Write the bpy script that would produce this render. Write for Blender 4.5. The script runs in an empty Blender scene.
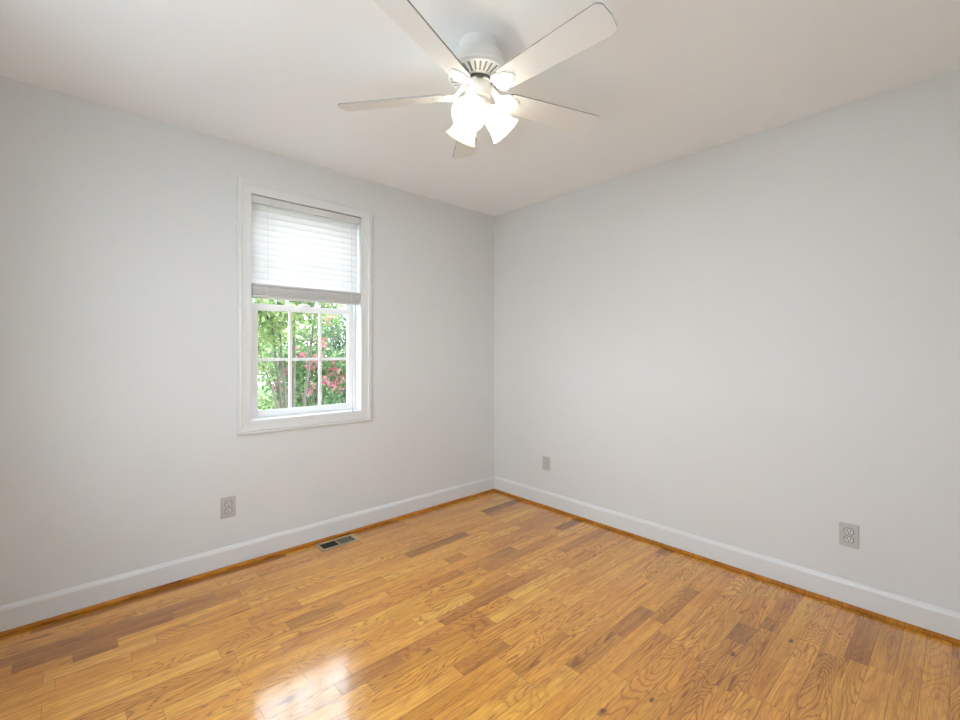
import bpy, bmesh, math, random
from mathutils import Vector, Matrix
PI = math.pi
S = bpy.context.scene
COL = S.collection
random.seed(7)

# ------------------------------------------------------------------ camera
F_PX = 446.4
YAW = math.radians(47.49)
CAM = (-2.7812, -2.8492, 1.2396)
cd = bpy.data.cameras.new('camera'); cam = bpy.data.objects.new('camera', cd); COL.objects.link(cam)
cam.location = CAM; cam.rotation_euler = (PI/2, 0, YAW - PI/2)
cd.sensor_width = 36.0; cd.lens = 36.0*F_PX/960.0
cd.shift_x = 0.0; cd.shift_y = -(360.0 - 350.9)/960.0
cd.clip_start = 0.02; cd.clip_end = 200
S.camera = cam

# ------------------------------------------------------------------ world, exposure
SKY_STRENGTH = 8.0
BULB_STRENGTH = 300.0
w = bpy.data.worlds.new('overcast_sky'); S.world = w; w.use_nodes = True
nt = w.node_tree; bg = nt.nodes['Background']
tc = nt.nodes.new('ShaderNodeTexCoord'); sep = nt.nodes.new('ShaderNodeSeparateXYZ'); cr = nt.nodes.new('ShaderNodeValToRGB')
nt.links.new(tc.outputs['Generated'], sep.inputs[0]); nt.links.new(sep.outputs['Z'], cr.inputs[0]); nt.links.new(cr.outputs[0], bg.inputs[0])
cr.color_ramp.elements[0].position = 0.0; cr.color_ramp.elements[0].color = (0.89, 0.955, 1.0, 1)
cr.color_ramp.elements[1].position = 0.8; cr.color_ramp.elements[1].color = (0.76, 0.88, 1.0, 1)
bg.inputs[1].default_value = SKY_STRENGTH
S.view_settings.view_transform = 'Standard'; S.view_settings.look = 'None'
S.view_settings.gamma = 1.0; S.view_settings.exposure = 0.26
S.view_settings.use_curve_mapping = False
S.cycles.max_bounces = 14; S.cycles.diffuse_bounces = 8; S.cycles.transparent_max_bounces = 16
S.cycles.transmission_bounces = 10
S.cycles.sample_clamp_indirect = 6.0

# ------------------------------------------------------------------ materials
def mat(name, col, rough=0.5, metal=0.0, spec=0.5, bump=0.0, bscale=60.0, var=0.0, vscale=3.0):
    m = bpy.data.materials.new(name); m.use_nodes = True
    n = m.node_tree.nodes; l = m.node_tree.links; b = n['Principled BSDF']
    b.inputs['Base Color'].default_value = (*col, 1); b.inputs['Roughness'].default_value = rough
    b.inputs['Metallic'].default_value = metal; b.inputs['Specular IOR Level'].default_value = spec
    t = n.new('ShaderNodeTexCoord')
    if var > 0:
        ns = n.new('ShaderNodeTexNoise'); ns.inputs['Scale'].default_value = vscale; ns.inputs['Detail'].default_value = 4
        l.new(t.outputs['Object'], ns.inputs['Vector'])
        mx = n.new('ShaderNodeMix'); mx.data_type = 'RGBA'
        mx.inputs[6].default_value = (*[c*(1-var) for c in col], 1); mx.inputs[7].default_value = (*[min(1, c*(1+var)) for c in col], 1)
        l.new(ns.outputs[0], mx.inputs[0]); l.new(mx.outputs[2], b.inputs['Base Color'])
    if bump > 0:
        nb = n.new('ShaderNodeTexNoise'); nb.inputs['Scale'].default_value = bscale; nb.inputs['Detail'].default_value = 3
        l.new(t.outputs['Object'], nb.inputs['Vector'])
        bp = n.new('ShaderNodeBump'); bp.inputs['Strength'].default_value = bump; bp.inputs['Distance'].default_value = 0.002
        l.new(nb.outputs[0], bp.inputs['Height']); l.new(bp.outputs[0], b.inputs['Normal'])
    return m

M_wall = mat('wall_paint', (0.70, 0.712, 0.712), 0.75, spec=0.25, bump=0.08, bscale=180, var=0.012, vscale=1.5)
M_ceil = mat('ceiling_paint', (0.90, 0.925, 0.945), 0.85, spec=0.2, bump=0.08, bscale=150, var=0.01)
M_trim = mat('trim_paint', (0.72, 0.73, 0.735), 0.35, spec=0.45, var=0.01)
M_sash = mat('sash_vinyl', (0.88, 0.88, 0.89), 0.3, spec=0.45, var=0.01)
M_fan = mat('fan_enamel', (0.82, 0.82, 0.81), 0.32, spec=0.5, var=0.008)
M_blade = mat('fan_blade_white', (0.82, 0.82, 0.81), 0.45, spec=0.4, var=0.01)
M_edge = mat('blade_edge_grey', (0.36, 0.36, 0.35), 0.5, var=0.02)  # darker grey on the blade side faces
M_cavity = mat('vent_cavity', (0.30, 0.30, 0.30), 0.7, var=0.05)
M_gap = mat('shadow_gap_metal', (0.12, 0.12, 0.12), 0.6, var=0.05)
M_plate = mat('outlet_plate', (0.50, 0.50, 0.49), 0.38, spec=0.5, var=0.01)
M_recep = mat('outlet_socket', (0.60, 0.60, 0.59), 0.35, spec=0.5, var=0.01)
M_slot = mat('outlet_slot', (0.02, 0.02, 0.02), 0.6, var=0.05)
M_screw = mat('screw_metal', (0.55, 0.55, 0.53), 0.35, metal=0.8, var=0.03)
M_reg = mat('register_metal', (0.52, 0.40, 0.26), 0.42, metal=0.55, var=0.08, vscale=20)
M_regdark = mat('register_dark', (0.018, 0.014, 0.012), 0.7, var=0.1)
M_regdamp = mat('register_damper', (0.17, 0.15, 0.11), 0.5, metal=0.4, var=0.15, vscale=60)
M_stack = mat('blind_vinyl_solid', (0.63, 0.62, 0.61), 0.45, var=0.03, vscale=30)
M_val = mat('valance_vinyl', (0.66, 0.66, 0.65), 0.45, var=0.01)
M_cord = mat('blind_cord', (0.80, 0.80, 0.78), 0.7, var=0.02)
M_dark = mat('dark_tassel', (0.03, 0.025, 0.02), 0.45, var=0.1)
M_bark = mat('bark', (0.13, 0.105, 0.09), 0.9, bump=0.6, bscale=40, var=0.35, vscale=14)
M_lawn = mat('lawn', (0.07, 0.13, 0.03), 0.95, bump=0.5, bscale=60, var=0.4, vscale=5)
M_mulch = mat('grout_base', (0.10, 0.045, 0.015), 0.7, var=0.1)
M_hole = mat('scuff', (0.33, 0.31, 0.29), 0.9, var=0.1)

def glass_mat():
    m = bpy.data.materials.new('window_glass'); m.use_nodes = True
    n = m.node_tree.nodes; l = m.node_tree.links; n.remove(n['Principled BSDF'])
    tr = n.new('ShaderNodeBsdfTransparent'); gl = n.new('ShaderNodeBsdfGlossy'); gl.inputs['Roughness'].default_value = 0.02
    fr = n.new('ShaderNodeFresnel'); fr.inputs['IOR'].default_value = 1.45
    ge = n.new('ShaderNodeNewGeometry'); mr = n.new('ShaderNodeMapRange')          # same reflectance on both faces of a thin pane
    mr.inputs['To Min'].default_value = 1.45; mr.inputs['To Max'].default_value = 1/1.45
    l.new(ge.outputs['Backfacing'], mr.inputs['Value']); l.new(mr.outputs[0], fr.inputs['IOR'])
    mx = n.new('ShaderNodeMixShader'); o = n['Material Output']
    tr.inputs[0].default_value = (0.99, 0.99, 0.99, 1)
    l.new(fr.outputs[0], mx.inputs[0]); l.new(tr.outputs[0], mx.inputs[1]); l.new(gl.outputs[0], mx.inputs[2]); l.new(mx.outputs[0], o.inputs[0])
    return m
M_glass = glass_mat()

def translucent_mat(name, col, tcol, f_trans, f_clear=0.0, rough=0.4, emis=None):
    m = bpy.data.materials.new(name); m.use_nodes = True
    n = m.node_tree.nodes; l = m.node_tree.links; b = n['Principled BSDF']; o = n['Material Output']
    b.inputs['Base Color'].default_value = (*col, 1); b.inputs['Roughness'].default_value = rough
    t = n.new('ShaderNodeBsdfTranslucent'); t.inputs[0].default_value = (*tcol, 1)
    mx = n.new('ShaderNodeMixShader'); mx.inputs[0].default_value = f_trans
    l.new(b.outputs[0], mx.inputs[1]); l.new(t.outputs[0], mx.inputs[2]); out = mx
    if f_clear:
        c = n.new('ShaderNodeBsdfTransparent'); m2 = n.new('ShaderNodeMixShader'); m2.inputs[0].default_value = f_clear
        c.inputs[0].default_value = (1, 0.97, 0.92, 1)
        l.new(out.outputs[0], m2.inputs[1]); l.new(c.outputs[0], m2.inputs[2]); out = m2
    l.new(out.outputs[0], o.inputs[0])
    return m
M_slat = translucent_mat('blind_vinyl', (0.86, 0.86, 0.86), (0.89, 0.88, 0.88), 0.47)
M_shade = translucent_mat('frosted_glass', (0.88, 0.80, 0.68), (0.42, 0.33, 0.23), 0.40, 0.22, 0.25)
M_tassel = translucent_mat('clear_tassel', (0.8, 0.8, 0.8), (0.9, 0.9, 0.9), 0.3, 0.4, 0.15)

def leaf_mat(name, c0, c1, c2):
    m = bpy.data.materials.new(name); m.use_nodes = True
    n = m.node_tree.nodes; l = m.node_tree.links; b = n['Principled BSDF']; o = n['Material Output']
    at = n.new('ShaderNodeAttribute'); at.attribute_name = 'tone'
    cr = n.new('ShaderNodeValToRGB'); e = cr.color_ramp.elements
    e[0].color = (*c0, 1); e[1].color = (*c2, 1); x = e.new(0.5); x.color = (*c1, 1)
    l.new(at.outputs['Fac'], cr.inputs[0]); l.new(cr.outputs[0], b.inputs['Base Color']); b.inputs['Roughness'].default_value = 0.6
    t = n.new('ShaderNodeBsdfTranslucent'); l.new(cr.outputs[0], t.inputs[0])
    mx = n.new('ShaderNodeMixShader'); mx.inputs[0].default_value = 0.5
    l.new(b.outputs[0], mx.inputs[1]); l.new(t.outputs[0], mx.inputs[2]); l.new(mx.outputs[0], o.inputs[0])
    return m
M_leaf = leaf_mat('leaf_green', (0.04, 0.10, 0.04), (0.12, 0.23, 0.09), (0.34, 0.42, 0.19))
M_leaf2 = leaf_mat('leaf_dark', (0.03, 0.07, 0.05), (0.09, 0.18, 0.10), (0.30, 0.38, 0.22))
M_leaf3 = leaf_mat('leaf_yellowgreen', (0.09, 0.18, 0.06), (0.24, 0.33, 0.12), (0.50, 0.52, 0.28))
M_blossom = leaf_mat('blossom_pink', (0.35, 0.05, 0.09), (0.50, 0.12, 0.18), (0.60, 0.30, 0.34))

def bulb_mat():
    m = bpy.data.materials.new('lit_bulb'); m.use_nodes = True
    n = m.node_tree.nodes; l = m.node_tree.links; n.remove(n['Principled BSDF'])
    e = n.new('ShaderNodeEmission'); e.inputs[0].default_value = (0.86, 0.955, 1.0, 1); e.inputs[1].default_value = BULB_STRENGTH
    l.new(e.outputs[0], n['Material Output'].inputs[0]); return m
M_bulb = bulb_mat()

KNOTS = [(-0.512,-2.341,.012),(-0.785,-2.202,.014),(-1.26,-2.093,.010),(-1.437,-2.002,.014),(-0.298,-2.473,.007),(-0.356,-2.022,.009),(-2.30,-0.80,.010),(-1.02,-1.45,.008),(-1.53,-1.22,.009)]
def wood_mat(name, planks=True, tonef=0.5):
    m = bpy.data.materials.new(name); m.use_nodes = True
    N = m.node_tree.nodes; L = m.node_tree.links; b = N['Principled BSDF']
    tc = N.new('ShaderNodeTexCoord')
    def math_(op, a, c=None, d=None):
        x = N.new('ShaderNodeMath'); x.operation = op
        for i, v in enumerate((a, c, d)):
            if v is None: continue
            if isinstance(v, (int, float)): x.inputs[i].default_value = v
            else: L.new(v, x.inputs[i])
        return x.outputs[0]
    def vmul(v, s):
        x = N.new('ShaderNodeVectorMath'); x.operation = 'MULTIPLY'; L.new(v, x.inputs[0]); x.inputs[1].default_value = s; return x.outputs[0]
    def vadd(v, u):
        x = N.new('ShaderNodeVectorMath'); x.operation = 'ADD'; L.new(v, x.inputs[0]); L.new(u, x.inputs[1]); return x.outputs[0]
    def noise(v, detail=2, dist=0.0, rough=0.5, scale=1.0):
        x = N.new('ShaderNodeTexNoise'); x.inputs['Scale'].default_value = scale; x.inputs['Detail'].default_value = detail
        x.inputs['Distortion'].default_value = dist; x.inputs['Roughness'].default_value = rough; L.new(v, x.inputs['Vector']); return x.outputs[0]
    def ramp(v, stops):
        x = N.new('ShaderNodeValToRGB'); e = x.color_ramp.elements
        e[0].position = stops[0][0]; e[0].color = (*stops[0][1], 1); e[1].position = stops[-1][0]; e[1].color = (*stops[-1][1], 1)
        for p, c in stops[1:-1]:
            k = e.new(p); k.color = (*c, 1)
        L.new(v, x.inputs[0]); return x.outputs[0]
    def mixc(f, a, c, mode='MIX'):
        x = N.new('ShaderNodeMix'); x.data_type = 'RGBA'; x.blend_type = mode
        if isinstance(f, (int, float)): x.inputs[0].default_value = f
        else: L.new(f, x.inputs[0])
        for i, v in ((6, a), (7, c)):
            if isinstance(v, tuple): x.inputs[i].default_value = (*v, 1)
            else: L.new(v, x.inputs[i])
        return x.outputs[2]
    pos = tc.outputs['Object']
    if planks:
        a1 = N.new('ShaderNodeAttribute'); a1.attribute_name = 'tone'; tone = a1.outputs['Fac']
        a2 = N.new('ShaderNodeAttribute'); a2.attribute_name = 'seed'; seed = a2.outputs['Fac']
        a3 = N.new('ShaderNodeAttribute'); a3.attribute_name = 'figure'; fig = a3.outputs['Fac']
    else:
        v1 = N.new('ShaderNodeValue'); v1.outputs[0].default_value = tonef; tone = v1.outputs[0]
        v2 = N.new('ShaderNodeValue'); v2.outputs[0].default_value = 0.3; seed = v2.outputs[0]
        v3 = N.new('ShaderNodeValue'); v3.outputs[0].default_value = 0.2; fig = v3.outputs[0]
    sv = N.new('ShaderNodeCombineXYZ'); L.new(math_('MULTIPLY', seed, 57.0), sv.inputs[0]); L.new(math_('MULTIPLY', seed, 91.0), sv.inputs[1]); L.new(math_('MULTIPLY', seed, 33.0), sv.inputs[2])
    off = sv.outputs[0]
    # growth-ring figure: contour lines of a stretched noise
    n1 = noise(vadd(vmul(pos, (1.5, 9.0, 1.0)), off), 1.5, 0.35, 0.45)
    fine = noise(vadd(vmul(pos, (22.0, 120.0, 1.0)), off), 2)
    ph = math_('ADD', math_('MULTIPLY', n1, 25.0), math_('MULTIPLY', fine, 0.55))
    ring = math_('PINGPONG', ph, 0.5)
    ring = math_('MULTIPLY', ring, 2.0)
    ringd = ramp(ring, [(0.0, (1, 1, 1)), (0.22, (0.35, 0.35, 0.35)), (0.6, (0, 0, 0))])
    # pores and streaks along the grain
    pores = noise(vadd(vmul(pos, (14.0, 420.0, 1.0)), off), 2, 0, 0.6)
    pord = ramp(pores, [(0.40, (1, 1, 1)), (0.56, (0, 0, 0))])
    streak = noise(vadd(vmul(pos, (2.2, 55.0, 1.0)), off), 3, 0.2, 0.6)
    strd = ramp(streak, [(0.30, (1, 1, 1)), (0.62, (0, 0, 0))])
    broad = noise(vadd(vmul(pos, (2.5, 9.0, 1.0)), off), 2)
    mineral = noise(vadd(vmul(pos, (3.5, 34.0, 1.0)), off), 2, 0.6)
    mind = ramp(mineral, [(0.66, (0, 0, 0)), (0.74, (1, 1, 1))])
    t2 = math_('ADD', tone, math_('MULTIPLY', math_('SUBTRACT', broad, 0.5), 0.45))
    base = ramp(t2, [(0.0, (0.27, 0.100, 0.014)), (0.25, (0.48, 0.200, 0.028)), (0.5, (0.80, 0.380, 0.055)), (0.75, (0.90, 0.48, 0.085)), (1.0, (0.93, 0.58, 0.14))])
    hue = math_('FRACT', math_('MULTIPLY', seed, 13.7))
    base = mixc(hue, mixc(1.0, base, (1.0, 0.94, 0.95), 'MULTIPLY'), mixc(1.0, base, (1.0, 1.03, 0.95), 'MULTIPLY'))
    c = mixc(math_('MULTIPLY', ringd, math_('ADD', 0.15, math_('MULTIPLY', fig, 0.80))), base, (0.46, 0.31, 0.19), 'MULTIPLY')
    dark = (0.55, 0.42, 0.30)
    c = mixc(math_('MULTIPLY', pord, 0.50), c, dark, 'MULTIPLY')
    c = mixc(math_('MULTIPLY', strd, 0.60), c, dark, 'MULTIPLY')
    c = mixc(math_('MULTIPLY', mind, 0.80), c, (0.40, 0.27, 0.18), 'MULTIPLY')
    if planks:
        kd = None
        sp = N.new('ShaderNodeSeparateXYZ'); L.new(pos, sp.inputs[0])
        wob = noise(vmul(pos, (60, 60, 1)), 2)
        for kx, ky, kr in KNOTS:
            dx = math_('MULTIPLY', math_('SUBTRACT', sp.outputs[0], kx), 0.5/kr); dy = math_('MULTIPLY', math_('SUBTRACT', sp.outputs[1], ky), 1.0/kr)
            d = math_('SQRT', math_('ADD', math_('MULTIPLY', dx, dx), math_('MULTIPLY', dy, dy)))
            kd = d if kd is None else math_('MINIMUM', kd, d)
        kd = math_('ADD', kd, math_('MULTIPLY', math_('SUBTRACT', wob, 0.5), 1.2))
        c = mixc(ramp(kd, [(0.25, (1, 1, 1)), (0.55, (0.55, 0.55, 0.55)), (1.0, (0, 0, 0))]), c, (0.13, 0.045, 0.012))
    L.new(c, b.inputs['Base Color'])
    b.inputs['Roughness'].default_value = 0.30
    b.inputs['Specular IOR Level'].default_value = 0.15
    if planks:
        b.inputs['Coat Weight'].default_value = 1.0; b.inputs['Coat IOR'].default_value = 1.6
        rn = noise(vmul(pos, (6, 40, 1)), 2)
        L.new(math_('ADD', 0.07, math_('MULTIPLY', rn, 0.12)), b.inputs['Coat Roughness'])
        bh = math_('ADD', math_('MULTIPLY', noise(vadd(vmul(pos, (3.0, 30.0, 1.0)), off), 2), 1.0), math_('MULTIPLY', pores, 0.12))
        bp = N.new('ShaderNodeBump'); bp.inputs['Strength'].default_value = 0.25; bp.inputs['Distance'].default_value = 0.0012
        L.new(bh, bp.inputs['Height']); L.new(bp.outputs[0], b.inputs['Coat Normal']); L.new(bp.outputs[0], b.inputs['Normal'])
    return m
M_floor = wood_mat('oak_strip_floor')
M_shoe = wood_mat('oak_shoe', False, 0.28)

# ------------------------------------------------------------------ helpers
def obj(name, bm, m, parent=None, smooth=False, loc=None, keep=False):
    me = bpy.data.meshes.new(name)
    if not keep: bmesh.ops.recalc_face_normals(bm, faces=bm.faces)
    bm.to_mesh(me); bm.free()
    for x in (m if isinstance(m, (list, tuple)) else [m]): me.materials.append(x)
    if smooth:
        for p in me.polygons: p.use_smooth = True
    o = bpy.data.objects.new(name, me); COL.objects.link(o)
    if parent: o.parent = parent
    if loc: o.location = loc
    return o
def autosmooth(o, ang=35):
    me = o.data; b = bmesh.new(); b.from_mesh(me)
    for f in b.faces: f.smooth = True
    for e in b.edges:
        if len(e.link_faces) == 2 and e.calc_face_angle(0) > math.radians(ang): e.smooth = False
    b.to_mesh(me); b.free(); return o
def add_box(bm, x0, x1, y0, y1, z0, z1, bevel=0.0, seg=2):
    r = bmesh.ops.create_cube(bm, size=1.0)
    for v in r['verts']:
        v.co = Vector(((x0+x1)/2 + v.co.x*(x1-x0), (y0+y1)/2 + v.co.y*(y1-y0), (z0+z1)/2 + v.co.z*(z1-z0)))
    if bevel > 0:
        es = set(); [es.update(v.link_edges) for v in r['verts']]
        bmesh.ops.bevel(bm, geom=list(es), offset=bevel, segments=seg, affect='EDGES', profile=0.5)
def box(name, dims, m, parent=None, bevel=0.0):
    bm = bmesh.new(); add_box(bm, *dims, bevel=bevel); return obj(name, bm, m, parent)
def add_lathe(bm, prof, seg=48, mtx=None):
    rings = []
    for r, z in prof:
        if r < 1e-6: rings.append([bm.verts.new((0, 0, z))])
        else: rings.append([bm.verts.new((r*math.cos(2*PI*i/seg), r*math.sin(2*PI*i/seg), z)) for i in range(seg)])
    vs = [v for k in rings for v in k]
    for a, b in zip(rings, rings[1:]):
        for i in range(seg):
            j = (i+1) % seg
            if len(a) == 1 and len(b) == 1: continue
            if len(a) == 1: bm.faces.new((a[0], b[i], b[j]))
            elif len(b) == 1: bm.faces.new((a[i], b[0], a[j]))
            else: bm.faces.new((a[i], b[i], b[j], a[j]))
    if mtx is not None:
        for v in vs: v.co = mtx @ v.co
    return vs
def lathe(name, prof, m, parent=None, seg=48, mtx=None, ang=35):
    bm = bmesh.new(); add_lathe(bm, prof, seg, mtx); return autosmooth(obj(name, bm, m, parent), ang)
def add_tube(bm, pts, radii, seg=8):
    pts = [Vector(p) for p in pts]; prev = None
    if isinstance(radii, (int, float)): radii = [radii]*len(pts)
    up = Vector((0.31, 0.77, 0.56))
    for i, p in enumerate(pts):
        d = (pts[min(i+1, len(pts)-1)] - pts[max(i-1, 0)]).normalized()
        a = d.cross(up).normalized(); c = d.cross(a)
        ring = [bm.verts.new(p + radii[i]*(math.cos(2*PI*k/seg)*a + math.sin(2*PI*k/seg)*c)) for k in range(seg)]
        if prev:
            for k in range(seg): bm.faces.new((prev[k], prev[(k+1) % seg], ring[(k+1) % seg], ring[k]))
        else: bm.faces.new(list(reversed(ring)))
        prev = ring
    bm.faces.new(prev)
def add_prism(bm, pts2, z0, z1, mtx=None):
    lo = [bm.verts.new((x, y, z0)) for x, y in pts2]; hi = [bm.verts.new((x, y, z1)) for x, y in pts2]
    bm.faces.new(list(reversed(lo))); bm.faces.new(hi); n = len(pts2)
    for i in range(n): bm.faces.new((lo[i], lo[(i+1) % n], hi[(i+1) % n], hi[i]))
    if mtx is not None:
        for v in lo+hi: v.co = mtx @ v.co
    return lo+hi
def add_sweep(bm, prof, path):
    """prof = [(out,height)]; path = list of functions mapping profile point -> Vector"""
    rings = [[bm.verts.new(fn(u, h)) for u, h in prof] for fn in path]
    for a, b in zip(rings, rings[1:]):
        for i in range(len(prof)):
            j = (i+1) % len(prof); bm.faces.new((a[i], b[i], b[j], a[j]))
    return rings
def empty(name, loc, label=None, cat=None, group=None, kind=None, rz=0.0):
    o = bpy.data.objects.new(name, None); COL.objects.link(o); o.location = loc; o.rotation_euler = (0, 0, rz)
    o.empty_display_size = 0.05
    tag(o, label, cat, group, kind); return o
def tag(o, label=None, cat=None, group=None, kind=None):
    if label: o['label'] = label
    if cat: o['category'] = cat
    if group: o['group'] = group
    if kind: o['kind'] = kind
    return o
def struct(o, label=None, cat=None): return tag(o, label, cat, None, 'structure')

# ------------------------------------------------------------------ room shell
H = 2.44; XB = -3.26; YB = -3.30; T = 0.15
OX0, OX1, OZ0, OZ1 = -1.999, -1.298, 0.829, 2.165       # window opening
bm = bmesh.new()
for d in ((XB-T, OX0-.012, 0, T, -0.6, H), (OX1+.012, T, 0, T, -0.6, H), (OX0-.012, OX1+.012, 0, T, -0.6, OZ0-.012), (OX0-.012, OX1+.012, 0, T, OZ1+.012, H)):
    add_box(bm, *d)
struct(obj('wall_left', bm, M_wall), 'off-white painted wall with the window in it', 'wall')
struct(box('wall_right', (0, T, YB-T, 0, -0.6, H), M_wall), 'plain off-white painted wall without a window', 'wall')
VX0, VX1 = -2.15, -1.67
bm = bmesh.new()
for d in ((XB-T, VX0, YB-T, YB, -.6, H), (VX1, 0, YB-T, YB, -.6, H), (VX0, VX1, YB-T, YB, -.6, .79), (VX0, VX1, YB-T, YB, 2.17, H)): add_box(bm, *d)
struct(obj('wall_back', bm, M_wall), 'off-white painted wall behind the viewer facing the window', 'wall')
bm = bmesh.new()
WY0, WY1, WZ0, WZ1 = -2.40, -.90, .79, 2.17
for d in ((XB-T, XB, YB, WY0, -.6, H), (XB-T, XB, WY1, 0, -.6, H), (XB-T, XB, WY0, WY1, -.6, WZ0), (XB-T, XB, WY0, WY1, WZ1, H)): add_box(bm, *d)
struct(obj('wall_near', bm, M_wall), 'off-white painted wall behind the viewer facing the plain wall', 'wall')
struct(box('ceiling', (XB-T, T, YB-T, T, H, H+.2), M_ceil), 'flat white ceiling', 'ceiling')

# floor: oak strips as separate faces, running along x
PW = 0.0737; PO = 0.0066
custom = [  # x0, x1, |y| centre, tone, figure
 (-2.95,-2.43,.318,.10,.2),(-2.43,-2.14,.318,.20,.2),(-2.775,-2.635,.40,.16,.3),(-2.06,-1.80,.777,.16,.1),(-1.80,-1.30,.777,.55,.2),
 (-2.06,-1.799,1.293,.15,.2),(-1.799,-1.35,1.293,.38,.8),(-1.15,-1.02,.777,.18,.2),(-1.86,-1.439,1.003,.68,1.0),(-1.439,-1.05,1.003,.66,1.0),
 (-1.50,-1.354,1.373,.26,.8),(-1.354,-.95,1.373,.72,.2),(-1.674,-1.42,1.508,.34,.3),(-1.42,-1.0,1.508,.5,.6),(-1.24,-.868,1.958,.40,.5),
 (-.868,-.55,1.958,.62,.3),(-.47,-.09,2.545,.14,.3),(-.92,-.47,2.545,.55,.9),(-.50,-.05,2.47,.50,.6),(-.50,-.39,2.27,.20,.3),(-.39,0,2.27,.45,.9),
 (-.975,-.62,2.40,.60,.3),(-1.34,-1.02,1.80,.34,.8),(-1.75,-1.34,1.80,.70,.3),(-1.9,-1.52,1.73,.70,.6),(-1.52,-1.18,1.66,.40,1.0),
 (-1.28,-1.0,1.13,.40,.3),(-1.62,-1.28,1.13,.74,.9),(-.53,-.2,2.2,.48,.9),(-.8,-.4,1.88,.36,.9),(-.98,-.7,2.32,.42,.4),(-2.6,-2.1,.55,.5,.3),(-2.3,-1.986,1.22,.5,.3)]
rows = {}
for c in custom: rows.setdefault(int((c[2]-PO)/PW), []).append(c)
bm = bmesh.new()
lt = bm.faces.layers.float.new('tone'); ls = bm.faces.layers.float.new('seed'); lf = bm.faces.layers.float.new('figure')
rr = random.Random(41)
nrow = int(-YB/PW)+2
g = 0.0006
for r in range(-1, nrow):
    y1 = -(PO+r*PW); y0 = y1-PW
    y1 = min(y1, 0.0); y0 = max(y0, YB)
    if y1-y0 < .004: continue
    segs = []; x = XB - rr.random()*.6
    cs = sorted(rows.get(r, []))
    while x < 0:
        nxt = next((c for c in cs if c[1] > x+1e-6), None)
        if nxt and x >= nxt[0]-1e-6:
            segs.append((max(x, nxt[0]), nxt[1], nxt[3] + (.12 if nxt[3] < .3 else 0), nxt[4])); x = nxt[1]; continue
        Ln = rr.choice((.23, .32, .42, .5, .6, .75, .95, 1.15))*rr.uniform(.85, 1.15)
        e = x+Ln
        if nxt and e > nxt[0]-.12: e = nxt[0]
        t = min(1, max(0.0, rr.gauss(.54, .10)))
        if rr.random() < .05: t = rr.uniform(.12, .28)
        segs.append((x, e, t, rr.choice((.2, .3, .5, .8, 1.0, 1.0)))); x = e
    for a, b_, t, fg in segs:
        a = max(a, XB); b_ = min(b_, 0.0)
        if b_-a < .01: continue
        vs = [bm.verts.new(p) for p in ((a+g, y0+g, 0), (b_-g, y0+g, 0), (b_-g, y1-g, 0), (a+g, y1-g, 0))]
        f = bm.faces.new(vs); f[lt] = t; f[ls] = rr.random(); f[lf] = fg; f.material_index = 0
r = bmesh.ops.create_cube(bm, size=1.0)
for v in r['verts']: v.co = Vector((XB/2 + v.co.x*(-XB), YB/2 + v.co.y*(-YB), -.1515+v.co.z*.3))
for f in {f for v in r['verts'] for f in v.link_faces}: f.material_index = 1
struct(obj('floor', bm, [M_floor, M_mulch], keep=True), 'glossy oak strip floor', 'floor')

# baseboards and oak shoe moulding
BP = [(0, .0), (.014, .0), (.014, .108), (.011, .116), (.006, .124), (.003, .127), (0, .127)]
SP = [(0, 0), (.013, 0), (.0135, .006), (.012, .012), (.008, .017), (.003, .019), (0, .019)]
def run_left(name, prof, m, d0, lab, cat):          # along y=0 wall
    bm = bmesh.new()
    r = add_sweep(bm, prof, [lambda u, h: Vector((XB+d0+u, -d0-u, h)), lambda u, h: Vector((-d0-u, -d0-u, h))])
    for k in r: bm.faces.new(k)
    return struct(obj(name, bm, m), lab, cat)
def run_right(name, prof, m, d0, lab, cat):
    bm = bmesh.new()
    r = add_sweep(bm, prof, [lambda u, h: Vector((-d0-u, -d0-u, h)), lambda u, h: Vector((-d0-u, YB+d0+u, h))])
    for k in r: bm.faces.new(k)
    return struct(obj(name, bm, m), lab, cat)
def run_back(name, prof, m, d0, lab, cat):
    bm = bmesh.new()
    r = add_sweep(bm, prof, [lambda u, h: Vector((-d0-u, YB+d0+u, h)), lambda u, h: Vector((XB+d0+u, YB+d0+u, h)), lambda u, h: Vector((XB+d0+u, -d0-u, h))])
    for k in (r[0], r[-1]): bm.faces.new(k)
    return struct(obj(name, bm, m), lab, cat)
run_left('baseboard_left', BP, M_trim, 0, 'white baseboard below the window wall', 'baseboard')
run_right('baseboard_right', BP, M_trim, 0, 'white baseboard along the plain wall', 'baseboard')
run_back('baseboard_back', BP, M_trim, 0, 'white baseboard behind the viewer', 'baseboard')
run_left('trim_1', SP, M_shoe, .014, 'oak shoe moulding at the foot of the window wall', 'trim')
run_right('trim_2', SP, M_shoe, .014, 'oak shoe moulding at the foot of the plain wall', 'trim')
run_back('trim_3', SP, M_shoe, .014, 'oak shoe moulding behind the viewer', 'trim')

# small marks on the walls
def mark(x, y, z, r, wall, lab):
    bm = bmesh.new()
    mt = Matrix.Translation((x, y, z)) @ (Matrix.Rotation(PI/2, 4, 'X') if wall == 'l' else Matrix.Rotation(-PI/2, 4, 'Y'))
    add_lathe(bm, [(0, .0006), (r*.7, .0006), (r, -.0005), (r*.6, -.002), (0, -.002)], 10, mt)
    return tag(obj('nail_hole', bm, M_hole), lab, 'nail hole')
mark(0, -1.700, 1.662, .0032, 'r', 'tiny dark nail hole in the plain wall, left one of the pair')
mark(0, -1.722, 1.668, .0024, 'r', 'tiny dark nail hole in the plain wall, right one of the pair')
mark(-2.120, 0, 2.255, .0028, 'l', 'tiny nail hole above the left upper corner of the window casing')

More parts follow.
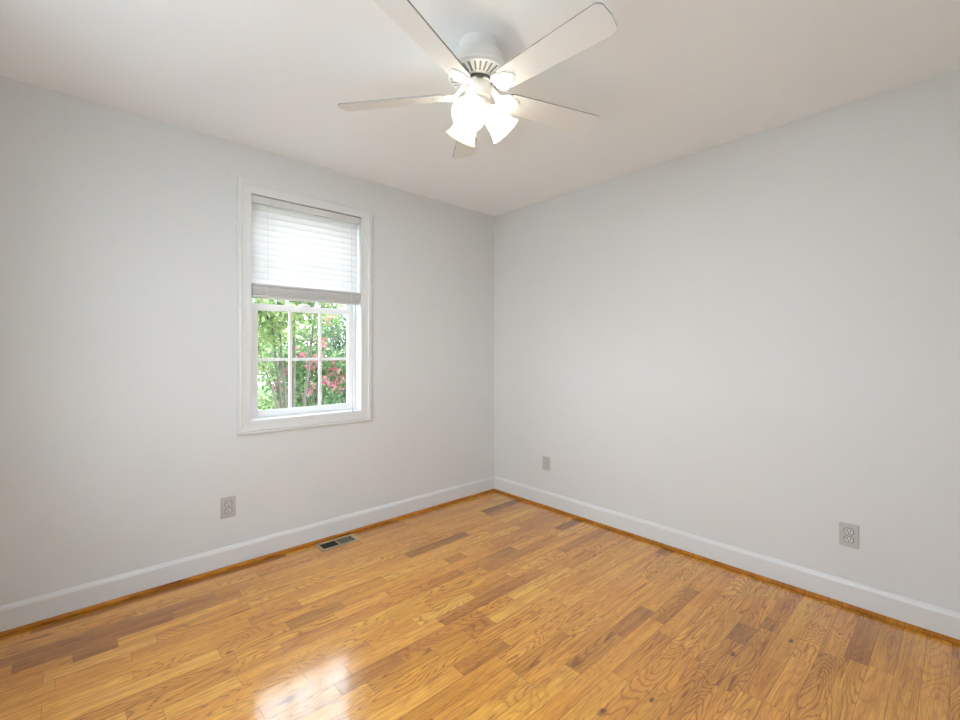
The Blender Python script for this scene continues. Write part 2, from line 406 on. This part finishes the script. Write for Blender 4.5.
# ------------------------------------------------------------------ window
win = empty('window_1', (0, 0, 0), 'white double-hung window with moulded casing and gridded lower sash', 'window', kind='structure')
CP = [(0, .002), (.0, -.011), (.004, -.013), (.030, -.013), (.050, -.015), (.054, -.019), (.060, -.020), (.065, -.017), (.069, -.0185), (.0745, -.0185), (.0765, -.016), (.0765, .002)]
bm = bmesh.new()
cs = [(OX0, OZ0, -1, -1), (OX1, OZ0, 1, -1), (OX1, OZ1, 1, 1), (OX0, OZ1, -1, 1), (OX0, OZ0, -1, -1)]
rings = [[bm.verts.new((cx+sx*u, h, cz+sz*u)) for u, h in CP] for cx, cz, sx, sz in cs[:4]]
for k in range(4):
    a, b_ = rings[k], rings[(k+1) % 4]
    for i in range(len(CP)-1): bm.faces.new((a[i], b_[i], b_[i+1], a[i+1]))
    bm.faces.new((a[-1], b_[-1], b_[0], a[0]))
obj('casing', bm, M_trim, win)
# jamb lining, stops, sill
def frame_bm(x0, x1, z0, z1, wl, wr, wb, wt, y0, y1, bev=.0015):
    bm = bmesh.new()
    add_box(bm, x0, x0+wl, y0, y1, z0, z1, bev, 1); add_box(bm, x1-wr, x1, y0, y1, z0, z1, bev, 1)
    add_box(bm, x0+wl, x1-wr, y0, y1, z0, z0+wb, bev, 1); add_box(bm, x0+wl, x1-wr, y0, y1, z1-wt, z1, bev, 1)
    return bm
obj('jamb', frame_bm(OX0-.012, OX1+.012, OZ0-.012, OZ1+.012, .012, .012, .012, .012, .001, T+.01, 0), M_trim, win)
obj('stop', frame_bm(OX0, OX1, OZ0, OZ1, .012, .012, .004, .012, .068, .088), M_trim, win)
obj('exterior_frame', frame_bm(OX0-.05, OX1+.05, OZ0-.05, OZ1+.05, .062, .062, .054, .062, T+.001, T+.03), M_sash, win)
# lower sash (inner track), glass x -1.932..-1.343, z .875...1.49
SY0, SY1 = .090, .118
lo = obj('lower_sash', frame_bm(OX0+.002, OX1-.002, OZ0+.001, 1.531, .062, .044, .040, .040, SY0, SY1), M_sash, win)
GX0, GX1, GZ0, GZ1 = OX0+.064, OX1-.046, OZ0+.041, 1.491
def muntins(zs, xs, z0, z1, y0, y1, parent):
    for x in xs: box('muntin', (x-.009, x+.009, y0, y1, z0, z1), M_sash, parent, .002)
    for z in zs: box('muntin', (GX0, GX1, y0+.001, y1-.001, z-.009, z+.009), M_sash, parent, .002)
muntins([1.184], [-1.738, -1.542], GZ0, GZ1, SY0+.004, SY1-.008, lo)
box('pane', (GX0-.004, GX1+.004, SY0+.012, SY0+.0135, GZ0-.004, GZ1+.004), M_glass, lo)
box('sash_bead', (GX0, GX1, SY0-.003, SY0+.004, GZ0-.003, GZ0+.004), M_sash, lo)
bm = bmesh.new(); add_box(bm, -1.665, -1.615, SY0-.004, SY0+.03, 1.531, 1.541, .002); add_box(bm, -1.66, -1.625, SY0, SY0+.02, 1.541, 1.549, .002)
obj('sash_lock', bm, M_sash, lo)
up = obj('upper_sash', frame_bm(OX0+.002, OX1-.002, 1.497, OZ1-.001, .05, .05, .034, .045, .121, .146), M_sash, win)
muntins([1.82], [-1.745, -1.55], 1.531, 2.12, .124, .142, up)
box('pane', (OX0+.05, OX1-.05, .1325, .134, 1.528, 2.122), M_glass, up)

fill_win2 = empty('fill_window_2', (0, 0, 0), 'wide white window added out of view behind the viewer for fill daylight', 'window', kind='structure')  # unseen window, added so sky light fills the room
bm = bmesh.new()
for d in ((XB, XB+.018, WY0-.075, WY0, WZ0-.075, WZ1+.075), (XB, XB+.018, WY1, WY1+.075, WZ0-.075, WZ1+.075), (XB, XB+.018, WY0, WY1, WZ0-.075, WZ0), (XB, XB+.018, WY0, WY1, WZ1, WZ1+.075)): add_box(bm, *d, .002, 1)
obj('casing', bm, M_trim, fill_win2)
bm = bmesh.new()
for d in ((XB-T, XB-.09, WY0, WY0+.05, WZ0, WZ1), (XB-T, XB-.09, WY1-.05, WY1, WZ0, WZ1), (XB-T, XB-.09, WY0, WY1, WZ0, WZ0+.05), (XB-T, XB-.09, WY0, WY1, WZ1-.05, WZ1), (XB-T, XB-.09, -1.60, -1.55, WZ0, WZ1)): add_box(bm, *d, .002, 1)
obj('sash', bm, M_sash, fill_win2)
box('pane', (XB-.122, XB-.119, WY0+.045, WY1-.045, WZ0+.045, WZ1-.045), M_glass, fill_win2)

fill_win3 = empty('fill_window_3', (0, 0, 0), 'white window added out of view opposite the blind for fill daylight', 'window', kind='structure')  # second added window, out of view, brightens the wall with the blind
bm = bmesh.new()
for d in ((VX0-.075, VX0, YB, YB+.018, WZ0-.075, WZ1+.075), (VX1, VX1+.075, YB, YB+.018, WZ0-.075, WZ1+.075), (VX0, VX1, YB, YB+.018, WZ0-.075, WZ0), (VX0, VX1, YB, YB+.018, WZ1, WZ1+.075)): add_box(bm, *d, .002, 1)
obj('casing', bm, M_trim, fill_win3)
bm = bmesh.new()
for d in ((VX0, VX0+.05, YB-T, YB-.09, WZ0, WZ1), (VX1-.05, VX1, YB-T, YB-.09, WZ0, WZ1), (VX0, VX1, YB-T, YB-.09, WZ0, WZ0+.05), (VX0, VX1, YB-T, YB-.09, WZ1-.05, WZ1), (-1.90, -1.85, YB-T, YB-.09, WZ0, WZ1)): add_box(bm, *d, .002, 1)
obj('sash', bm, M_sash, fill_win3)
box('pane', (VX0+.045, VX1-.045, YB-.122, YB-.119, WZ0+.045, WZ1-.045), M_glass, fill_win3)

# ------------------------------------------------------------------ blind
bl = empty('window_blind', ((OX0+OX1)/2, 0.03, OZ1), 'white horizontal slat blind half raised in the window', 'blind')
def inv(o):                                             # meshes below are built in world coordinates
    o.matrix_parent_inverse = Matrix.Translation(-bl.location); return o
BX0, BX1 = OX0+.006, OX1-.008
inv(box('headrail', (BX0, BX1, .006, .056, 2.126, 2.161), M_trim, bl, .002))
bm = bmesh.new(); add_box(bm, BX0-.002, BX1+.003, -.003, .004, 2.117, 2.1615, .002)
inv(obj('valance', bm, M_val, bl))
def add_slat(bm, x0, x1, yc, zc, ang, w=.0508, th=.0026, crown=.0025, yaw=0.0, n=5, dx=0.0, taper=.45):
    xc = (x0+x1)/2
    ca, sa = math.cos(ang), math.sin(ang); ends = []
    for x in (x0, x1):
        ring = []
        for side in (1, -1):
            for i in range(n):
                s = -0.5 + i/(n-1); s = s if side == 1 else -s
                u = s*w; v = crown*(1-4*s*s) + side*th/2*(1 if abs(s) < .49 else taper)
                yy = u*ca - v*sa; zz = u*sa + v*ca
                yy += (x-xc)*math.tan(yaw)
                ring.append(bm.verts.new((x+dx, yc+yy, zc+zz)))
        ends.append(ring)
    m_ = len(ends[0])
    for i in range(m_):
        j = (i+1) % m_; bm.faces.new((ends[0][i], ends[1][i], ends[1][j], ends[0][j]))
    bm.faces.new(ends[0]); bm.faces.new(list(reversed(ends[1])))
pitch = .0376; zt = 2.112
bm = bmesh.new(); k = 0
z = zt - .004
while z > 1.655:
    add_slat(bm, BX0, BX1, .031, z, math.radians(73), crown=.0042, n=7); z -= pitch
sl = inv(obj('slats', bm, M_slat, bl))
rs_ = random.Random(3)
bm = bmesh.new(); z = 1.578; n_ = 0
while z < 1.640:
    fwd = -.006 if z > 1.60 else 0.0
    add_slat(bm, BX0, BX1, .022+rs_.uniform(-.005, .005)+fwd, z, rs_.uniform(-.03, .03), yaw=math.radians(-.9 if z > 1.60 else -.3)+rs_.uniform(-.002, .002), dx=rs_.uniform(-.001, .003), th=.0030, taper=1, crown=.001)
    z += .0032; n_ += 1
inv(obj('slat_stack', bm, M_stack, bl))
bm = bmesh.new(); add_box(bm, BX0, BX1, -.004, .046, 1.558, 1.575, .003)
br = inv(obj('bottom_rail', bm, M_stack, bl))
for x in (-1.87, -1.65, -1.43):
    bm = bmesh.new(); add_tube(bm, [(x, -.0015, 2.12), (x, -.0015, 1.65), (x, -.014, 1.63), (x, -.014, 1.575)], .0006, 6); inv(obj('ladder_cord', bm, M_cord, bl))
def cord(x, y, z1, tz, m, tl=.032, tr=.0065):
    bm = bmesh.new(); add_tube(bm, [(x, .0, 2.125), (x, y, 2.09), (x, y, z1+.3), (x, y, tz+tl)], .0013, 6)
    c = inv(obj('lift_cord', bm, M_cord, bl))
    prof = [(0, tl), (tr*.4, tl), (tr*.55, tl*.8), (tr*.8, tl*.5), (tr, tl*.2), (tr*.8, 0.0), (0, -.001)]
    t_ = lathe('tassel', prof, m, c, 14, Matrix.Translation((x, y, tz))); return c
cord(-1.376, -.027, 1.2, .818, M_tassel, .042, .0095)
cord(-1.915, -.030, 1.6, 1.428, M_dark, .026, .0055)

# ------------------------------------------------------------------ outlets
def make_outlet(wall, a, z, label, w=.078, h=.118):
    """plate centre a along the wall; local frame: x right, y out of wall, z up"""
    if wall == 'l': e = empty('wall_outlet', (a, 0, z), label, 'outlet', 'duplex wall outlets', rz=0)      # local -y faces room
    else: e = empty('wall_outlet', (0, a, z), label, 'outlet', 'duplex wall outlets', rz=-PI/2)
    bm = bmesh.new(); add_box(bm, -w/2, w/2, -.006, .0005, -h/2, h/2, .0028, 3); obj('cover_plate', bm, M_plate, e)
    for s in (1, -1):
        zc = s*.0195
        pts = []
        for i in range(32):
            t = 2*PI*i/32; x = .0168*math.cos(t); y = .0168*math.sin(t); y = max(-.0135, min(.0135, y)); pts.append((x, y))
        bm = bmesh.new(); add_prism(bm, pts, .006, .0082, Matrix.Translation((0, 0, zc)) @ Matrix.Rotation(PI/2, 4, 'X'))
        rc = obj('receptacle', bm, M_recep, e)
        bm = bmesh.new()
        add_box(bm, -.0084, -.0050, -.0088, -.0078, zc-.001, zc+.0085); add_box(bm, .0050, .0080, -.0088, -.0078, zc, zc+.0075)
        add_lathe(bm, [(0, .0088), (.0031, .0088), (.0031, .0078), (0, .0078)], 14, Matrix.Translation((0, 0, zc-.0070)) @ Matrix.Rotation(PI/2, 4, 'X'))
        obj('socket_slots', bm, M_slot, rc)
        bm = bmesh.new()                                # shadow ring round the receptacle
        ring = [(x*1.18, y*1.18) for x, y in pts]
        add_prism(bm, ring, .0058, .0063, Matrix.Translation((0, 0, zc)) @ Matrix.Rotation(PI/2, 4, 'X')); obj('socket_gap_shadow', bm, M_gap, rc)
    lathe('screw', [(0, .0078), (.0028, .0074), (.0033, .006), (0, .0058)], M_screw, e, 12, Matrix.Rotation(PI/2, 4, 'X'))
    return e
make_outlet('l', -2.119, .349, 'grey duplex outlet on the window wall, below and left of the window')
make_outlet('r', -.595, .348, 'grey duplex outlet on the plain wall near the far corner', .074, .110)
make_outlet('r', -2.463, .347, 'grey duplex outlet at the right end of the plain wall', .075, .112)

# ------------------------------------------------------------------ floor register
rg = empty('floor_register', (-1.510, -.102, 0), 'small tan metal floor register with dark openings beside the window-wall baseboard', 'floor register')
bm = bmesh.new()
RX, RY = .127, .062
ox, oy = .106, .040
for d in ((-RX, -ox, -RY, RY), (ox, RX, -RY, RY), (-ox, ox, -RY, -oy), (-ox, ox, oy, RY)): add_box(bm, *d, -.002, .005, .0012, 1)
obj('frame', bm, M_reg, rg)
box('center_bar', (-.006, .004, -oy, oy, .0008, .0048), M_reg, rg, .001)
box('duct_opening', (-ox, ox, -oy, oy, -.001, .0008), M_regdark, rg)
bm = bmesh.new()
for i in range(10):
    x = -ox+.004+i*.0098; add_box(bm, x, x+.0018, -oy, oy, .001, .0032)
obj('grille', bm, M_regdark, rg)
bm = bmesh.new(); add_box(bm, .006, .090, -oy, oy, .001, .0018)
for i in range(9):
    x = .010+i*.0092; add_box(bm, x, x+.0028, -oy+.002, oy-.002, .0018, .0036)
obj('damper', bm, M_regdamp, rg)
bm = bmesh.new(); add_box(bm, .0955, .0985, -.010, .010, .001, .007, .0008, 1); obj('lever', bm, M_reg, rg)

# ------------------------------------------------------------------ ceiling fan
AX, AY = -1.6045, -1.555
fan = empty('ceiling_fan', (AX, AY, H), 'white five-blade ceiling fan with three lit frosted glass shades', 'ceiling fan')
Zf = lambda z: z - H
def fl(name, prof, m, parent=fan, seg=64): return lathe(name, [(r, Zf(z)) for r, z in prof], m, parent, seg)
fl('canopy', [(0, 2.44), (.074, 2.44), (.075, 2.432), (.073, 2.405), (.070, 2.384), (0, 2.384)], M_fan)
fl('motor_housing', [(0, 2.3835), (.079, 2.3835), (.094, 2.3835), (.101, 2.380), (.105, 2.372), (.108, 2.352), (.1095, 2.338), (.119, 2.335), (.123, 2.330), (.1235, 2.318), (.120, 2.3135), (0, 2.3135)], M_fan)
# vented lower plate (ring of slots)
NS = 30; SUB = 5
bm = bmesh.new(); rad = [(.1195, 2.3128), (.114, 2.3095), (.109, 2.3075), (.068, 2.2985), (.064, 2.2970), (.050, 2.2960)]
vr = [[bm.verts.new((r*math.cos(2*PI*i/(NS*SUB)), r*math.sin(2*PI*i/(NS*SUB)), Zf(z))) for i in range(NS*SUB)] for r, z in rad]
for k in range(len(rad)-1):
    for i in range(NS*SUB):
        if k == 2 and (i % SUB) in (1, 2): continue
        j = (i+1) % (NS*SUB); bm.faces.new((vr[k][i], vr[k+1][i], vr[k+1][j], vr[k][j]))
vp = autosmooth(obj('vent_plate', bm, M_fan, fan))
sm = vp.modifiers.new('thickness', 'SOLIDIFY'); sm.thickness = .002; sm.offset = 0
fl('vent_cavity', [(.116, 2.3133), (.112, 2.3115), (.065, 2.3020), (.05, 2.3015), (.05, 2.3133)], M_cavity)
fl('flywheel', [(0, 2.2955), (.055, 2.2955), (.056, 2.289), (.052, 2.283), (0, 2.283)], M_gap)
fl('switch_housing', [(0, 2.2825), (.046, 2.2825), (.050, 2.279), (.0515, 2.262), (.0505, 2.240), (.047, 2.228), (.040, 2.223), (0, 2.223)], M_fan)
fl('light_fitter', [(0, 2.2225), (.034, 2.2225), (.038, 2.216), (.038, 2.196), (.031, 2.182), (.016, 2.174), (.008, 2.166), (0, 2.164)], M_fan)
PH = math.radians(26.08) + (YAW - PI/2)
PITCH = math.radians(16.3); RT = .577; ZB = 2.2455
def blade_outline():
    pts = []
    wr, wt, r0 = .045, .0587, .112
    # root: half ellipse
    for i in range(13):
        t = PI/2 + PI*i/12; pts.append((r0+.035+.035*math.cos(t), wr*math.sin(t)))
    rc = .026
    def yw(x): return wr + (wt-wr)*(x-r0)/(RT-r0)
    # lower edge outwards (y negative)
    pts.append((.25, -yw(.25)))
    for i in range(9):
        t = -PI/2 + PI/2*i/8; pts.append((RT-rc-.004+rc*math.cos(t), -wt+rc+rc*math.sin(t)))
    pts.append((RT, 0))
    for i in range(9):
        t = PI/2*i/8; pts.append((RT-rc-.004+rc*math.cos(t), wt-rc+rc*math.sin(t)))
    pts.append((.25, yw(.25)))
    return pts
def iron_outline():
    top = [(.042, .021), (.056, .020), (.070, .016), (.084, .018), (.094, .027), (.103, .036), (.114, .042), (.128, .041), (.137, .035), (.142, .029), (.152, .032), (.163, .028), (.170, .018), (.180, .012), (.187, .004)]
    return top + [(x, -y) for x, y in reversed(top)]
for k in range(5):
    th = PH + k*2*PI/5
    Mb = Matrix.Translation((0, 0, Zf(ZB))) @ Matrix.Rotation(th, 4, 'Z') @ Matrix.Rotation(-PITCH, 4, 'X')
    bm = bmesh.new(); add_prism(bm, blade_outline(), -.003, .003, Mb)
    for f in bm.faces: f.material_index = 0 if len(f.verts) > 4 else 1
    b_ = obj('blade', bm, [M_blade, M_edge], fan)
    # iron: flat plate that rises and untwists towards the flywheel
    bm = bmesh.new(); vs = add_prism(bm, iron_outline(), -.0075, -.0035)
    bmesh.ops.triangulate(bm, faces=[f for f in bm.faces if len(f.verts) > 4])
    for v in bm.verts:
        x = v.co.x; t = max(0.0, min(1.0, (x-.055)/.045)); t = t*t*(3-2*t)
        a = -PITCH*t; y, z = v.co.y, v.co.z
        yy = y*math.cos(a) - z*math.sin(a); zz = y*math.sin(a) + z*math.cos(a)
        v.co = Vector((x, yy, zz + (1-t)*.040))
    Mi = Matrix.Translation((0, 0, Zf(ZB))) @ Matrix.Rotation(th, 4, 'Z')
    for v in bm.verts: v.co = Mi @ v.co
    ir = obj('blade_iron', bm, M_fan, b_)
    for sx, sy in ((.130, .022), (.130, -.022), (.168, 0)):
        lathe('screw', [(0, -.0095), (.003, -.0090), (.0042, -.0075), (0, -.0070)], M_fan, b_, 12, Mb @ Matrix.Translation((sx, sy, 0)))
# lamp arms and shades
TILT = math.radians(42)
for deg in (251, 11, 131):
    az = math.radians(deg) + (YAW - PI/2)
    out = Vector((math.cos(az), math.sin(az), 0)); ax = out*math.sin(TILT) + Vector((0, 0, -math.cos(TILT)))
    oc = out*.110 + Vector((0, 0, Zf(2.110)))
    neck = oc - ax*.112
    q = Vector((0, 0, 1)).rotation_difference(ax).to_matrix().to_4x4()
    Ms = Matrix.Translation(neck) @ q
    lathe('socket_cup', [(0, -.030), (.010, -.029), (.013, -.018), (.021, -.010), (.026, -.002), (.0265, .010), (.0245, .010), (.022, 0), (0, -.004)], M_fan, fan, 32, Ms)
    sh = lathe('lamp_shade', [(.0235, .000), (.0255, .006), (.033, .016), (.040, .032), (.0445, .052), (.0480, .074), (.0535, .094), (.0610, .108), (.0650, .113),
                         (.0632, .1135), (.0590, .1085), (.0515, .0945), (.0460, .074), (.0425, .052), (.038, .032), (.031, .017), (.0235, .008), (.0215, .001)], M_shade, fan, 48, Ms)
    lathe('bulb', [(0, .012), (.012, .012), (.0125, .026), (.018, .038), (.0235, .050), (.0245, .060), (.0215, .072), (.013, .081), (0, .084)], M_bulb, sh, 24, Ms)
# pull chains
for (px, dx, dy, z1) in ((0, -.058, -.010, 2.064), (1, -.006, -.050, 2.045)):
    R_ = Vector((math.sin(YAW), -math.cos(YAW), 0)); F_ = Vector((math.cos(YAW), math.sin(YAW), 0))
    p = R_*dx + F_*dy; r_ = p.length; p0 = p*(.046/r_)
    bm = bmesh.new(); add_tube(bm, [(p0.x, p0.y, Zf(2.245)), (p.x, p.y, Zf(2.238)), (p.x, p.y, Zf(2.20)), (p.x, p.y, Zf(z1))], .0011, 6)
    zc = 2.236
    while zc > z1:
        bmesh.ops.create_icosphere(bm, subdivisions=1, radius=.0017, matrix=Matrix.Translation((p.x, p.y, Zf(zc)))); zc -= .0042
    c = obj('pull_chain', bm, M_screw, fan)
    lathe('chain_knob', [(0, .010), (.002, .009), (.0035, .003), (.0038, -.002), (.0022, -.006), (0, -.007)], M_hole, c, 12, Matrix.Translation((p.x, p.y, Zf(z1))))

# ------------------------------------------------------------------ outside
struct(box('lawn', (-22, 20, -22, 22, -.75, -.6), M_lawn), 'green lawn around the house', 'lawn')
M_conc = mat('pale_concrete', (0.50, 0.49, 0.47), 0.85, bump=0.4, bscale=80, var=0.08, vscale=4)
bm = bmesh.new()
add_box(bm, -16, XB-T-.002, -16, 3.0, -.599, -.57); add_box(bm, XB-T-.002, 8, -16, YB-T-.002, -.599, -.57)
struct(obj('bounce_slab', bm, M_conc), 'pale concrete ground added out of view to bounce neutral light indoors', 'bounce_slab')  # added slab out of view, reflects neutral daylight up to the ceiling
GZ = -.6
def leaf_cloud(name, m, parent, blobs, n, size, seed, orient=.5):
    rr = random.Random(seed); bm = bmesh.new(); la = bm.faces.layers.float.new('tone')
    tot = sum(b[3]*b[4]*b[5] for b in blobs)
    for (x, y, z, rx, ry, rz) in blobs:
        cnt = max(6, int(n*rx*ry*rz/tot))
        for _ in range(cnt):
            while True:
                p = Vector((rr.uniform(-1, 1), rr.uniform(-1, 1), rr.uniform(-1, 1)))
                if p.length < 1 and p.length > .35: break
            c = Vector((x+p.x*rx, y+p.y*ry, z+p.z*rz))
            if c.z < GZ+.02: c.z = GZ+.05+rr.random()*.1
            d = Vector((rr.gauss(0, 1), rr.gauss(0, 1), rr.gauss(-.2, .7))).normalized()
            s = d.cross(Vector((rr.gauss(0, 1), rr.gauss(0, 1), rr.gauss(0, 1)))).normalized()
            nn = d.cross(s); L_ = size*rr.uniform(.6, 1.3); W_ = L_*rr.uniform(.26, .36)
            v = [bm.verts.new(c), bm.verts.new(c+d*L_*.45+s*W_+nn*L_*.06), bm.verts.new(c+d*L_), bm.verts.new(c+d*L_*.45-s*W_+nn*L_*.06)]
            t = min(1, max(0, rr.gauss(.5, .27)))
            for q in ((v[0], v[1], v[2]), (v[0], v[2], v[3])):
                f = bm.faces.new(q); f[la] = t
    return obj(name, bm, m, parent, keep=True)
def blossoms(parent, pts, seed, size=.035, per=16, spread=.07):
    rr = random.Random(seed); bm = bmesh.new(); la = bm.faces.layers.float.new('tone')
    for c0 in pts:
        for _ in range(per):
            c = Vector(c0) + Vector((rr.gauss(0, 1), rr.gauss(0, 1), rr.gauss(0, 1)))*spread*.6
            nrm = Vector((rr.gauss(0, 1), rr.gauss(-1, 1), rr.gauss(.3, 1))).normalized(); a = nrm.orthogonal().normalized(); b_ = nrm.cross(a); t = rr.random()
            cv = bm.verts.new(c)
            for k in range(5):
                t0 = 2*PI*k/5; p1 = c + size*(.5*math.cos(t0-.4)*a + .5*math.sin(t0-.4)*b_) + nrm*size*.2
                p2 = c + size*(math.cos(t0)*a + math.sin(t0)*b_) + nrm*size*.35; p3 = c + size*(.5*math.cos(t0+.4)*a + .5*math.sin(t0+.4)*b_) + nrm*size*.2
                f = bm.faces.new((cv, bm.verts.new(p1), bm.verts.new(p2), bm.verts.new(p3))); f[la] = t
    return obj('blossoms', bm, M_blossom, parent, keep=True)
def stems(parent, base, tips, r0, seed, name='stem', forks=3):
    rr = random.Random(seed)
    for tp in tips:
        bm = bmesh.new(); a = Vector(base)+Vector((rr.uniform(-.05, .05), rr.uniform(-.05, .05), 0)); b_ = Vector(tp); pts = []
        for i in range(9):
            t = i/8; p = a.lerp(b_, t); p.z = a.z+(b_.z-a.z)*(t**.85)
            p += Vector((rr.gauss(0, .015), rr.gauss(0, .015), 0))*min(1, 4*t); pts.append(p)
        add_tube(bm, pts, [r0*(1-.75*i/8) for i in range(9)], 8)
        for _ in range(forks):
            k = rr.randint(3, 7); s = pts[k]; e = s+Vector((rr.gauss(0, .25), rr.gauss(0, .25), rr.uniform(.25, .6)))
            add_tube(bm, [s, s.lerp(e, .5)+Vector((rr.gauss(0, .03), 0, 0)), e], [r0*(1-.75*k/8)*.7, r0*.3, r0*.12], 6)
        autosmooth(obj(name, bm, M_bark, parent), 60)
def plant(name, label, cat, base, blobs, n, size, m, tips, r0, seed, group=None, bl_pts=None, stem='stem', bper=16, bs=.035):
    e = empty(name, base, label, cat, group)
    loc = lambda p: (p[0]-base[0], p[1]-base[1], p[2]-base[2])
    bb = [(*loc(b), *b[3:]) for b in blobs]
    global GZ
    g0 = GZ; GZ = g0-base[2]
    leaf_cloud('foliage', m, e, bb, n, size, seed)
    GZ = g0
    stems(e, (0, 0, -.05), [loc(t) for t in tips], r0, seed+1, stem)
    if bl_pts: blossoms(e, [loc(p) for p in bl_pts], seed+2, bs, bper)
    return e
rb = random.Random(9)
def blob_set(x0, x1, y0, y1, z0, z1, n, r0, r1):
    return [(rb.uniform(x0, x1), rb.uniform(y0, y1), rb.uniform(z0, z1), *(rb.uniform(r0, r1) for _ in range(3))) for _ in range(n)]
plant('garden_tree', 'slender multi-stemmed tree with dark bark left in the window view', 'tree', (-.84, 2.5, GZ),
      blob_set(-2.0, -.45, 2.25, 2.70, 1.32, 2.5, 16, .24, .36)+blob_set(-1.9, -1.1, 2.4, 2.7, .25, 1.3, 5, .18, .30), 5200, .066, M_leaf3,
      [(-1.42, 2.45, 1.95), (-1.2, 2.5, 2.4), (-1.05, 2.6, 2.55), (-.78, 2.6, 2.5), (-.5, 2.6, 2.3), (-1.7, 2.5, 1.6)], .022, 21, stem='trunk')
plant('flowering_shrub', 'leafy shrub with pink-red blossoms in the middle of the window view', 'shrub', (-.10, 3.75, GZ),
      blob_set(-.60, .45, 3.45, 4.05, -.2, 1.9, 16, .22, .34), 6500, .062, M_leaf,
      [(-.5, 3.7, 1.5), (-.2, 3.7, 1.8), (.05, 3.8, 1.9), (.3, 3.8, 1.6), (.4, 3.7, 1.2)], .016, 31, 'shrubs with pink blossoms',
      [(-.33, 3.35, 1.02), (-.16, 3.35, 1.33), (-.10, 3.3, .80), (.02, 3.35, .98), (.06, 3.3, .86), (-.30, 3.35, .68), (-.2, 3.4, 1.12), (.00, 3.4, 1.72), (-.42, 3.4, 1.18), (.1, 3.4, .72), (-.62, 3.4, .95), (-.7, 3.4, .75)])
plant('flowering_shrub', 'leafy shrub with pink-red blossoms at the right of the window view', 'shrub', (1.15, 5.0, GZ),
      blob_set(.50, 1.95, 4.85, 5.25, -.2, 1.95, 18, .26, .38), 7500, .070, M_leaf2,
      [(.8, 4.9, 1.6), (1.1, 5.0, 1.9), (1.3, 5.1, 1.9), (1.6, 5.1, 1.6)], .018, 41, 'shrubs with pink blossoms',
      [(.58, 4.55, 1.11), (.72, 4.55, 1.04), (.87, 4.55, 1.42), (.95, 4.55, 1.35), (.65, 4.55, .88), (.83, 4.55, 1.11), (1.04, 4.55, .92), (.52, 4.55, .70)], bs=.04)
for i, (x, y, lab, m) in enumerate(((-2.1, 6.7, 'broad green shrub behind and left of the multi-stemmed tree', M_leaf), (.65, 6.7, 'yellow-green shrub at the back, directly behind the flowering shrubs', M_leaf3), (3.4, 6.7, 'green shrub at the right end of the back garden row', M_leaf), (-4.85, 6.7, 'dark green shrub at the left end of the back garden row', M_leaf2))):
    plant('garden_shrub', lab, 'shrub', (x, y, GZ), blob_set(x-.86, x+.86, y-.45, y+.45, -.3, 2.35, 24, .34, .50), 11000, .095, m,
          [(x-.6, y, 1.5), (x-.2, y, 2.0), (x+.3, y, 1.9), (x+.6, y, 1.4)], .03, 60+i*5, 'leafy shrubs at the back of the garden')
